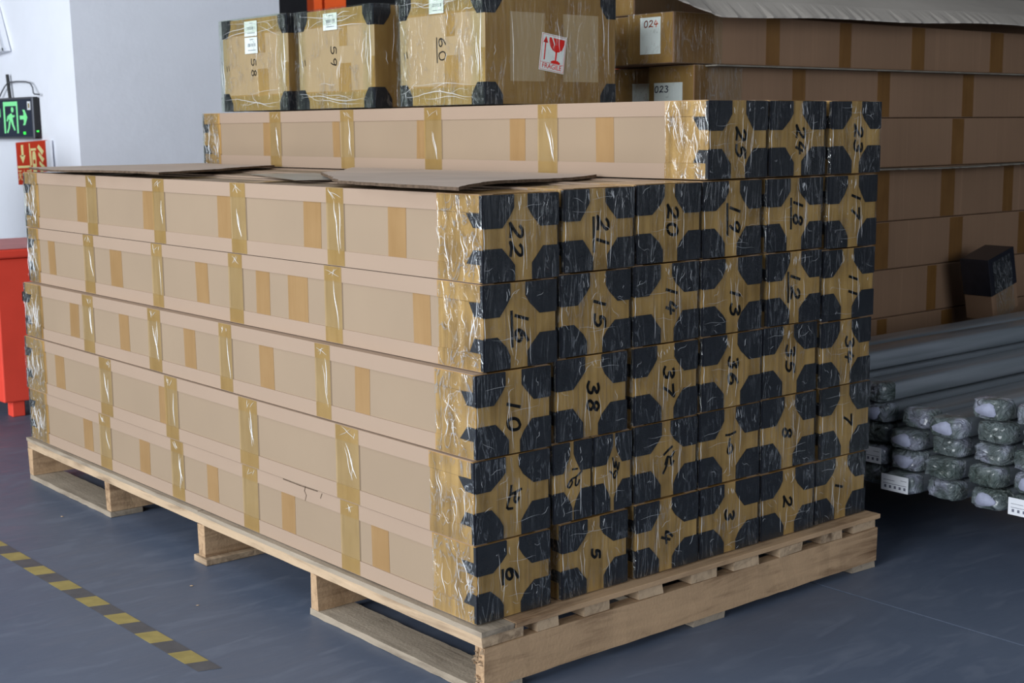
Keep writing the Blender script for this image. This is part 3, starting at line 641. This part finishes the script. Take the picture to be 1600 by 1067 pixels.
for y in (0, .18, .36): box('skid', (0, 2.45, y, y+.05, 0, .1115), M['wood_x'], st2, .003)
def back_carton(x0, y0, y1, z0, z1, bands, label, group, note=None, L=2.4):
    t = thing('brown_carton', (x0, y0, z0+.001), label, 'carton', group); H = z1-z0-.002; D = y1-y0
    box('carton_body', (0, L, 0, D, 0, H), M['kraft_dark'], t, .004)
    for (a, b) in bands: prism('tape_band', [rect(max(a-x0,.002), b-x0, .003, H-.003)], plane_map('y', 0, -1), .0008, M['amber_dark'], t)
    prism('end_tape', [rect(.003, D-.003, .003, H-.003)], plane_map('x', 0, -1), .0008, M['amber'], t)
    crinkle('stretch_film', 0, D, 0, H, 8, 8, plane_map('x', -.0035, -1), .004, M['film_cube'], t)
    crinkle('stretch_film', 0, .22, 0, H, 8, 8, plane_map('y', -.0015, -1), .003, M['film_end'], t)
    if note:
        ya, yb, za, zb, txt, mt, rx = note
        n_ = box('paper_note', (-.0022, -.0012, ya-y0, yb-y0, za-z0, zb-z0), M['white'], t); n_['label'] = 'white paper note'
        if txt:
            s = .024; number('handwritten_number', txt, plane_map('x', -.0022, -1), (ya+yb)/2-y0+rx, zb-z0-.020, s, .0032, mt, n_, 0, False, flip=-1, slant=.15)
    return t
for k in range(8):
    x0 = {7: 1.42, 6: 1.515}.get(k, 1.45); note = None; lab = '%s long brown carton from the floor, shaded front column on the right' % ORD[k]
    if k == 7: note = (.872,.960,1.403,1.515,'024',M['ink_red'],-.004); lab = 'long brown carton with white note 024 written in orange, under the grey sheet'
    if k == 6: note = (.868,.991,1.235,1.318,'023',M['ink_blue'],.028); lab = 'long brown carton with white note 023 written in blue, below carton 024'
    back_carton(x0, .82, 1.018, lev[k], lev[k+1], BB[k], lab, 'front column of the shaded stack', note)
lev2 = lev + [1.68]
for k in range(9):
    x0 = {6: 1.56, 5: 1.47}.get(k, 1.46); note = (1.055,1.135,1.235,1.32,None,None,0) if k == 6 else None
    back_carton(x0, 1.03, 1.235, lev2[k], lev2[k+1], [], ('topmost' if k == 8 else ORD[k] + ' from the floor') + ' carton in the rear column behind carton 024' + (', blank white note' if note else ''), 'rear column of the shaded stack', note)
st3 = thing('pallet', (1.46, 1.03, 0), 'low wooden pallet under the rear column of shaded cartons', 'pallet')
# (one long pallet would clash with the first; short one behind)
for k in range(5): box('deck_board', (.02+k*.5, .42+k*.5, .215, .43, .112, .129), M['wood_y'], st3, .002)
for y in (.22, .38): box('skid', (0, 2.45, y, y+.05, 0, .1115), M['wood_x'], st3, .003)
# grey sheets between the layers and the sagging sheet on top
def strip_sheet(name, x0, x1, yf, yb, zf, th, label, jag=.01, n=60, mat=None):
    vs = []; fs = []; rows = 8
    for j in range(rows+1):
        for i in range(n+1):
            f = j/rows; x = x0+(x1-x0)*i/n; y = yf+(yb-yf)*f
            if j == 0: y += random.uniform(-jag, jag)
            if i == 0: x += random.uniform(-jag, jag)
            vs.append((x, y, zf(x, f)))
    m0 = len(vs); vs += [(x, y, z+th) for x, y, z in vs]
    for j in range(rows):
        for i in range(n):
            k = j*(n+1)+i; fs.append((k, k+n+1, k+n+2, k+1)); fs.append((m0+k, m0+k+1, m0+k+n+2, m0+k+n+1))
    for i in range(n):
        k = i; fs.append((k, k+1, m0+k+1, m0+k)); k = rows*(n+1)+i; fs.append((k, m0+k, m0+k+1, k+1))
    for j in range(rows):
        k = j*(n+1); fs.append((k, m0+k, m0+k+n+1, k+n+1)); k = j*(n+1)+n; fs.append((k, k+n+1, m0+k+n+1, m0+k))
    me = bpy.data.meshes.new(name); me.from_pydata(vs, [], fs); o = link(name, me, mat or M['sheet_grey']); return tag(o, label, 'cardboard')
big = strip_sheet('cardboard_sheet', 1.24, 4.1, .70, 1.235, lambda x, f: (1.6855 if f > .62 else 1.507+.0215*(x-1.4)*(1-f/.62)+.18*(f/.62)**.8*(1-.0*x)) + .003*math.sin(x*7)*(1-f if f < .62 else 0) + max(0, (1.50-x))*.22*(1-f), .005, 'large dusty grey cardboard sheet with a torn edge sagging over the shaded stack', .004, 120)
pt = box('paper_scrap', (1.62, 1.80, .725, .80, 1.5215, 1.5235), M['white'], big); pt['label'] = 'white sticker scrap'
pt.rotation_euler = (0, 0, 0)
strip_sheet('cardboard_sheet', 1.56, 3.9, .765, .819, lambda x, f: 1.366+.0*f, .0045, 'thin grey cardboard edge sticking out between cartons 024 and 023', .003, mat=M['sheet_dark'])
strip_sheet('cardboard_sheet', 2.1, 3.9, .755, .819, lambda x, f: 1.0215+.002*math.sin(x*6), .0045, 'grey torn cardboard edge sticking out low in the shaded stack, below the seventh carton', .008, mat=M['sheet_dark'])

# ------------------------------------------------------------------ bundles of film-wrapped bars
def bundle_mesh(L, W, H, seed):
    rnd = random.Random(seed); n = 20; prof = []
    for i in range(n):
        a = 2*PI*i/n; ca, sa = math.cos(a), math.sin(a); e = .42
        prof.append((math.copysign(abs(ca)**e, ca), math.copysign(abs(sa)**e, sa)))
    return prof
BW, BH = .106, .0605
def make_bundle(L, W, H, seed, foam=True):
    rnd = random.Random(seed); prof = bundle_mesh(L, W, H, seed); n = len(prof)
    me = bpy.data.meshes.new('film_wrapped_body'); vs = []; fs = []
    xs = [.05, .16, .4, .9, 1.5, 2.1, L]
    for x in xs:
        for (a, b) in prof: vs.append((x, a*W/2*rnd.uniform(.975, 1), H/2+b*H/2*rnd.uniform(.96, 1)))
    for k in range(len(xs)-1):
        for i in range(n): fs.append((k*n+i, k*n+(i+1) % n, (k+1)*n+(i+1) % n, (k+1)*n+i))
    fs.append(tuple((len(xs)-1)*n+i for i in range(n)))
    me.from_pydata(vs, [], fs)
    mc = bpy.data.meshes.new('crumpled_end'); vs = []; fs = []
    ring_ = [(.052, 1.0), (.03, 1.0), (.012, .97), (.002, .88), (-.004, .74), (-.006, .5), (-.006, .25)]
    for (x, s) in ring_:
        for (a, b) in prof:
            q = rnd.uniform(-.09, .02) if s < 1 else rnd.uniform(-.03, 0)
            vs.append((x+rnd.uniform(-.005, .006)*(s < .98), a*(s+q)*W/2, H/2+b*(s+q)*H/2))
    vs.append((-.004, 0, H/2)); c = len(vs)-1
    for k in range(len(ring_)-1):
        for i in range(n): fs.append((k*n+i, k*n+(i+1) % n, (k+1)*n+(i+1) % n, (k+1)*n+i))
    k = len(ring_)-1
    for i in range(n): fs.append((k*n+i, k*n+(i+1) % n, c))
    mc.from_pydata(vs, [], fs)
    mf = bpy.data.meshes.new('foam_plug'); vs = []; fs = []
    for x, s in ((-.0045, 1), (-.0115, .9)):
        for i in range(14):
            a = 2*PI*i/14; rr = (.74+.12*math.sin(3*a+seed)+rnd.uniform(-.05, .05))*s; vs.append((x, math.cos(a)*rr*W/2*.8, H/2+math.sin(a)*rr*H/2*.82))
    fs = [(i, (i+1) % 14, 14+(i+1) % 14, 14+i) for i in range(14)] + [tuple(range(14, 28))]
    mf.from_pydata(vs, [], fs)
    return me, mc, mf
variants = [make_bundle(2.6, BW, BH, s) for s in range(5)]
for (a, b, c) in variants:
    for q, mm in ((a, 'wrap_body'), (b, 'wrap_end'), (c, 'foam')):
        q.materials.append(M[mm]); q.polygons.foreach_set('use_smooth', [True]*len(q.polygons))
        bm = bmesh.new(); bm.from_mesh(q); bmesh.ops.recalc_face_normals(bm, faces=bm.faces); bm.to_mesh(q); bm.free()
def bundle(x, yc, z, v, label, foam=True, note=None, group='film-wrapped bundles on the right'):
    t = thing('wrapped_bundle', (x, yc, z), label, 'bundle', group)
    for nm, q in zip(('film_body', 'crumpled_end') + (('end_plug',) if foam else ()), variants[v % 5]):
        o = bpy.data.objects.new(nm, q); COL.objects.link(o); o.parent = t
    if note:
        n_ = prism('paper_label', [rect(-.046, .044, .010, BH-.004)], plane_map('x', -.0165, 1), .001, M['white'], t); n_['label'] = 'white printed label'
        rr = [rect(-.038+i*.016, -.031+i*.016, .018, .026) for i in range(5)] + [rect(-.04, .036, .030, .0312), rect(-.04, -.02, .044, .0452), rect(.0, .036, .040, .0412)]
        prism('label_print', rr, plane_map('x', -.0165, -1), .0003, M['ink_grey'], n_)
    return t
P0 = .1415; PZ = .0622
COLS = [  # name, y centre, list of (x end, dy)
 ('behind the main stack edge', .185, [(1.61,0),(1.60,0),(1.61,0),(1.60,-.003),(1.585,0)]),
 ('column nearest the main stack', .070, [(1.57,0),(1.60,0),(1.59,0),(1.61,-.026)]),
 ('second column from the main stack', -.052, [(1.60,0),(1.585,.0),(1.61,-.004),(1.56,-.028)]),
 ('third column from the main stack', -.190, [(1.60,-.002),(1.595,.008),(1.61,0),(1.60,-.012),(1.595,.002)]),
 ('column cut by the right edge of the photo', -.312, [(1.60,0),(1.61,0),(1.60,0),(1.62,-.014),(1.60,-.004)])]
LV = ['bottom', 'second', 'third', 'fourth', 'fifth', 'sixth', 'seventh']
for ci, (nm, yc, cells) in enumerate(COLS):
    for k, (xe, dy) in enumerate(cells):
        note = (ci, k) in ((1, 0), (0, 1), (4, 0)); foam = (ci, k) in ((1,1),(1,2),(2,3),(3,0),(3,4),(4,1),(0,3))
        bundle(xe, yc+dy, P0+PZ*k, ci*3+k*2, '%s-level film-wrapped bundle, %s%s' % (LV[k], nm, ', with white label' if note else ''), foam and not note, note)
for ci, (yc, n) in enumerate([(.318, 6), (.432, 6), (.546, 5), (.660, 5), (.762, 5)]):
    for k in range(n):
        if ci == 4: continue
        bundle(1.56+.012*(k % 3), yc, P0+PZ*k, ci+k, '%s-level film-wrapped bundle, shaded rear column %s' % (LV[k], ['nearest the camera', 'next to nearest', 'second from the brown cartons', 'against the brown cartons'][ci]), False)
for k, x in enumerate((2.15, 3.05, 3.9)):
    tag(box('timber_bearer', (x, x+.12, -.37, .722, 0, .1405), M['wood_x'], None, .004), 'squared timber bearer lying crosswise under the film-wrapped bundles, %s from the stack' % ['first', 'second', 'third'][k], 'timber', 'bearers under the bundles')
# small leaning carton with black corner wrap on top of the bundles
lc = thing('small_carton', (3.02, .63, .4545), 'small leaning carton with black upper corner wrap and shiny tape on the bundles', 'carton')
lc.rotation_euler = (0, math.radians(-14), 0)
lc.location = (2.935, .615, P0+PZ*5+.003)
box('carton_body', (0, .17, 0, .115, 0, .235), M['kraft_dark'], lc, .003)
boxes('black_wrap', [(-.002, .172, -.002, .117, .095, .237)], M['black'], lc, .002)
crinkle('clear_tape', .02, .14, .0, .222, 6, 12, plane_map('y', -.004, -1), .003, M['film_side'], lc)

# ------------------------------------------------------------------ red cabinet
rc = thing('red_cabinet', (.29, 3.55, 0), 'red metal cabinet on feet standing behind the far end of the carton stack', 'cabinet')
box('cabinet_body', (0, .42, 0, .55, .065, .665), M['red_paint'], rc, .006)
box('lid', (-.012, .432, -.012, .562, .667, .705), M['red_paint'], rc, .008)
box('lid_top', (-.008, .428, -.008, .558, .7052, .708), M['red_lid'], rc)
for (x, y) in ((.035, .01), (.035, .48), (.34, .01), (.34, .48)): box('foot', (x, x+.055, y, y+.055, 0, .066), M['red_paint'], rc, .004)
h = box('handle', (.10, .26, -.012, .004, .485, .527), M['blackm'], rc, .0055); h['label'] = 'black recessed handle'
box('latch', (-.022, 0, .03, .14, .355, .375), M['grey_metal'], rc, .004)
prism('white_lettering', [rect(.04, .06, .20, .25), rect(.07, .16, .20, .215), rect(.07, .16, .235, .25), rect(.05, .08, .15, .175), rect(.10,.15,.15,.175)], plane_map('x', 0, -1), .001, M['white'], rc)
# far cartons beyond the cabinet
for k in range(6):
    t = thing('far_carton', (.13, 4.40, .185*k), '%s brown carton of the far stack behind the red cabinet' % (LV[k]+'-level' if k < 5 else 'topmost'), 'carton', 'far stack at the left edge')
    box('carton_body', (0, .44+random.uniform(-.004,.004), 0, .5, 0, .183), M['kraft_dark'], t, .004)
    prism('tape_band', [rect(.38, .43, .004, .178)], plane_map('y', 0, -1), .001, M['amber'], t)

# ------------------------------------------------------------------ signs on the bright pillar face
WX = 1.098  # pillar face near z 1.3
ex = thing('exit_sign', (WX, 5.035, 1.147), 'black emergency exit sign with green running figure and arrow on the pillar', 'sign')
box('housing', (-.034, -.004, 0, .74, 0, .215), M['blackm'], ex, .006)
box('sign_face', (-.038, -.0345, .012, .728, .010, .205), M['sign_black'], ex)
boxes('metal_rim', [(-.041, -.034, 0, .74, .205, .215), (-.041, -.034, 0, .74, 0, .010), (-.041, -.034, 0, .010, .01, .205)], M['grey_metal'], ex)
fxm = plane_map('x', -.038, -1)
# green door frame panel (a=y; +y is the viewer's left)
yo = .212
prism('door_pictogram', [rect(yo, yo+.018, .028, .195), rect(yo+.182, yo+.204, .028, .195), rect(yo+.018, yo+.182, .172, .195)], fxm, .001, M['glow'], ex)
fig = [[(.30,.128),(.275,.135),(.262,.105),(.285,.092),(.31,.10)], [(.262,.105),(.285,.095),(.270,.068),(.248,.042),(.236,.046),(.254,.076)], [(.285,.097),(.308,.092),(.318,.060),(.340,.034),(.328,.028),(.304,.054)], [(.300,.128),(.325,.118),(.336,.094),(.326,.090),(.310,.108)], [(.278,.134),(.256,.122),(.238,.124),(.240,.114),(.268,.110)]]
hd = [(.262+.015*math.cos(a*PI/5), .152+.015*math.sin(a*PI/5)) for a in range(10)]
FX = lambda p: [(yo+.102+(a_-.284)*1.2, b_) for a_, b_ in p]
prism('running_figure', [FX(q_) for q_ in fig+[hd]], fxm, .001, M['glow'], ex)
prism('arrow', [rect(.13, .185, .100, .120), [(.13,.142),(.13,.078),(.085,.11)], [(.115,.15),(.145,.15),(.095,.11),(.080,.11)], [(.115,.07),(.145,.07),(.095,.11),(.080,.11)]], fxm, .001, M['glow'], ex)
RX = Matrix.Rotation(-PI/2, 4, 'Z') @ Matrix.Rotation(PI/2, 4, 'X')
text_obj('legend_text', 'EXIT', .075, Matrix.Translation((-.0395, .56, .068)) @ RX, M['glow'], ex, .0005, .001)
text_obj('legend_text', '安全出口', .058, Matrix.Translation((-.0395, .57, .135)) @ RX, M['glow'], ex, .0005, .0008)
box('rating_label', (-.0395, -.0382, .030, .072, .148, .192), M['white'], ex)
box('rating_mark', (-.0402, -.0395, .040, .060, .158, .182), M['haz_y'], ex)
box('indicator_light', (-.0405, -.038, .115, .140, .022, .036), M['led'], ex)
box('indicator_light', (-.024, -.012, -.0015, .002, .034, .042), M['led'], ex)
def tube(name, pts, r, mat, parent, n=6):
    vs = []; fs = []
    for k, p in enumerate(pts):
        d = (Vector(pts[min(k+1, len(pts)-1)])-Vector(pts[max(k-1, 0)])).normalized(); u = d.orthogonal().normalized(); v_ = d.cross(u)
        for i in range(n): a = 2*PI*i/n; vs.append(tuple(Vector(p)+u*math.cos(a)*r+v_*math.sin(a)*r))
    for k in range(len(pts)-1):
        for i in range(n): fs.append((k*n+i, k*n+(i+1) % n, (k+1)*n+(i+1) % n, (k+1)*n+i))
    me = bpy.data.meshes.new(name); me.from_pydata(vs, [], fs); return link(name, me, mat, parent, True)
tube('hanging_chain', [(-.02,-.05,.225),(-.03,-.015,.228),(-.03,.0,.235),(-.02,.03,.262),(-.02,.06,.285),(-.02,.12,.295),(-.02,.25,.30),(-.02,.37,.298),(-.02,.42,.28),(-.02,.47,.252),(-.02,.52,.218)], .004, M['grey_metal'], ex)
tube('mounting_hook', [(-.02,.355,.212),(-.02,.365,.26),(-.02,.372,.31),(-.02,.378,.34)], .0085, M['blackm'], ex)
# fire extinguisher sign
fs_ = thing('fire_sign', (WX, 4.93, .915), 'red fire extinguisher sign with pale yellow symbols below the exit sign', 'sign')
fs_.rotation_euler = (math.radians(-2), 0, 0)
box('sign_panel', (-.014, -.004, .015, .43, 0, .225), M['fire_red'], fs_)
box('white_edge', (-.015, -.003, -.045, .013, -.03, .222), M['white'], fs_)
f2 = plane_map('x', -.014, -1)
prism('sign_symbols', [rect(.232, .242, 0, .215), rect(.25, .42, .088, .100), rect(.325, .355, .15, .21), [(.30,.155),(.38,.155),(.34,.112)],
      rect(.155, .205, .0, .145), [(.155,.145),(.205,.145),(.195,.172),(.165,.172)], rect(.15, .225, .176, .188), rect(.218, .228, .10, .18),
      [(.045,.17),(.11,.205),(.13,.19),(.07,.15)], [(.045,.13),(.115,.165),(.12,.15),(.07,.11)], [(.04,.09),(.11,.12),(.115,.105),(.06,.07)], [(.04,.05),(.10,.08),(.105,.065),(.06,.03)]], f2, .001, M['cream'], fs_)
box('gauge', (-.0165, -.0148, .166, .190, .108, .128), M['fire_red'], fs_)
text_obj('sign_text', '灭火器', .062, Matrix.Translation((-.0155, .33, .045)) @ RX, M['cream'], fs_, .0005)
# white board, tilted, at the left edge
wb = thing('wall_board', (WX-.005, 5.37, 1.61), 'tilted white framed board with pale blue print at the upper left', 'board')
PB = [(0, 0), (.45, -.03), (.60, .40), (.125, .245)]
prism('board_panel', [PB], plane_map('x', -.004, -1), .030, M['white'], wb)
fr = []
for (p, q) in zip(PB, PB[1:]+PB[:1]):
    dx, dy = q[0]-p[0], q[1]-p[1]; L_ = math.hypot(dx, dy); nx, ny = -dy/L_*.016, dx/L_*.016; fr.append([p, q, (q[0]+nx, q[1]+ny), (p[0]+nx, p[1]+ny)])
prism('board_frame', fr, plane_map('x', -.0345, -1), .008, M['frame_white'], wb)
prism('blue_print', [[(.09,.05),(.40,.03),(.48,.22),(.14,.15)]], plane_map('x', -.0345, -1), .001, M['pale_blue'], wb)

# ------------------------------------------------------------------ orange racks in the dark background
def rack(name_label, x, y, w_, post_xs, beam_z, depth=.9):
    t = thing('storage_rack', (x, y, 0), name_label, 'rack')
    for px, pw in post_xs:
        for dy in (0, depth): box('upright', (px, px+pw, dy, dy+.09, 0, 3.6), M['orange'], t, .004)
    xs0 = min(p for p, _ in post_xs); xs1 = max(p+q for p, q in post_xs)
    for z in beam_z:
        for dy in (-.03, depth+.09): boxes('beam', [(xs0, xs1, dy, dy+.028, z, z+.11)], M['orange'], t, .004)
        box('shelf_deck', (xs0+.1, xs1-.1, .0, depth, z+.06, z+.085), M['wood_y'], t)
    return t
rack('orange steel storage rack in the dark beyond the white pillar', 3.385, 6.0, 3, [(0, .065), (.085, .17), (2.8, .1)], [2.9])
rack('orange steel storage rack in the dark at the upper right', 7.2, 4.0, 3, [(1.75, .1), (4.4, .1)], [2.055])
bc = thing('plastic_crate', (7.50, 4.05, 1.2), 'blue plastic crate with a red stripe on a far box stack', 'crate')
box('crate_body', (0, .36, 0, .4, .66, 1.0), M['blue'], bc, .01); box('crate_stripe', (.02, .10, -.004, 0, .68, .98), M['red_print'], bc)
bc.location = (7.5, 4.05, 1.40)
fc = thing('far_crate_stand', (7.4, 3.95, 0), 'dark box stand under the blue crate at the upper right', 'stand')
box('stand_body', (0, .6, 0, .6, 0, 2.055), M['kraft_dark'], fc, .01); box('stand_top', (-.01, .61, -.01, .61, 2.0555, 2.0595), M['sheet_grey'], fc)

# ------------------------------------------------------------------ floor marking tape, debris
tp = thing('floor_tape', (0, 0, 0), 'worn yellow and grey striped marking tape stuck on the floor at the left', 'tape')
ys = []
y = .485; xs_ = lambda y: -.3555-.012*(y-.485)
y = .535; segs = [(.485, .545, 0)]
k = 1; a = .545
while a < 4.5:
    wd_ = .085; b = a+wd_; segs.append((a, b, k % 2)); a = b; k += 1
for (a, b, c) in segs:
    sk = .012
    prism('tape_stripe', [[(xs_(a)-.050, a+.016), (xs_(a), a-.0), (xs_(b), b-.001), (xs_(b)-.050, b+.015)]], plane_map('z', .0004, 1), .0006, M['haz_y'] if c else M['haz_g'], tp)
for (x, y, r, lb) in [(-.14, 1.05, .005, 'tiny pale wood chip on the floor, nearest the middle foot of the pallet'), (-.13, 1.93, .005, 'tiny pale wood chip on the floor below the far bottom board of the pallet'), (-.2, .9, .004, 'tiny pale wood chip on the floor, lowest of the chips, towards the striped tape')]:
    me = bpy.data.meshes.new('wood_chip'); bm = bmesh.new(); bmesh.ops.create_icosphere(bm, subdivisions=1, radius=r)
    for v in bm.verts: v.co.z = abs(v.co.z)*.5; v.co += Vector((random.uniform(-.001,.001), random.uniform(-.001,.001), 0))
    bm.to_mesh(me); bm.free(); o = link('wood_chip', me, M['wood_y']); o.location = (x, y, .0002)
    tag(o, lb, 'debris', 'chips on the floor')
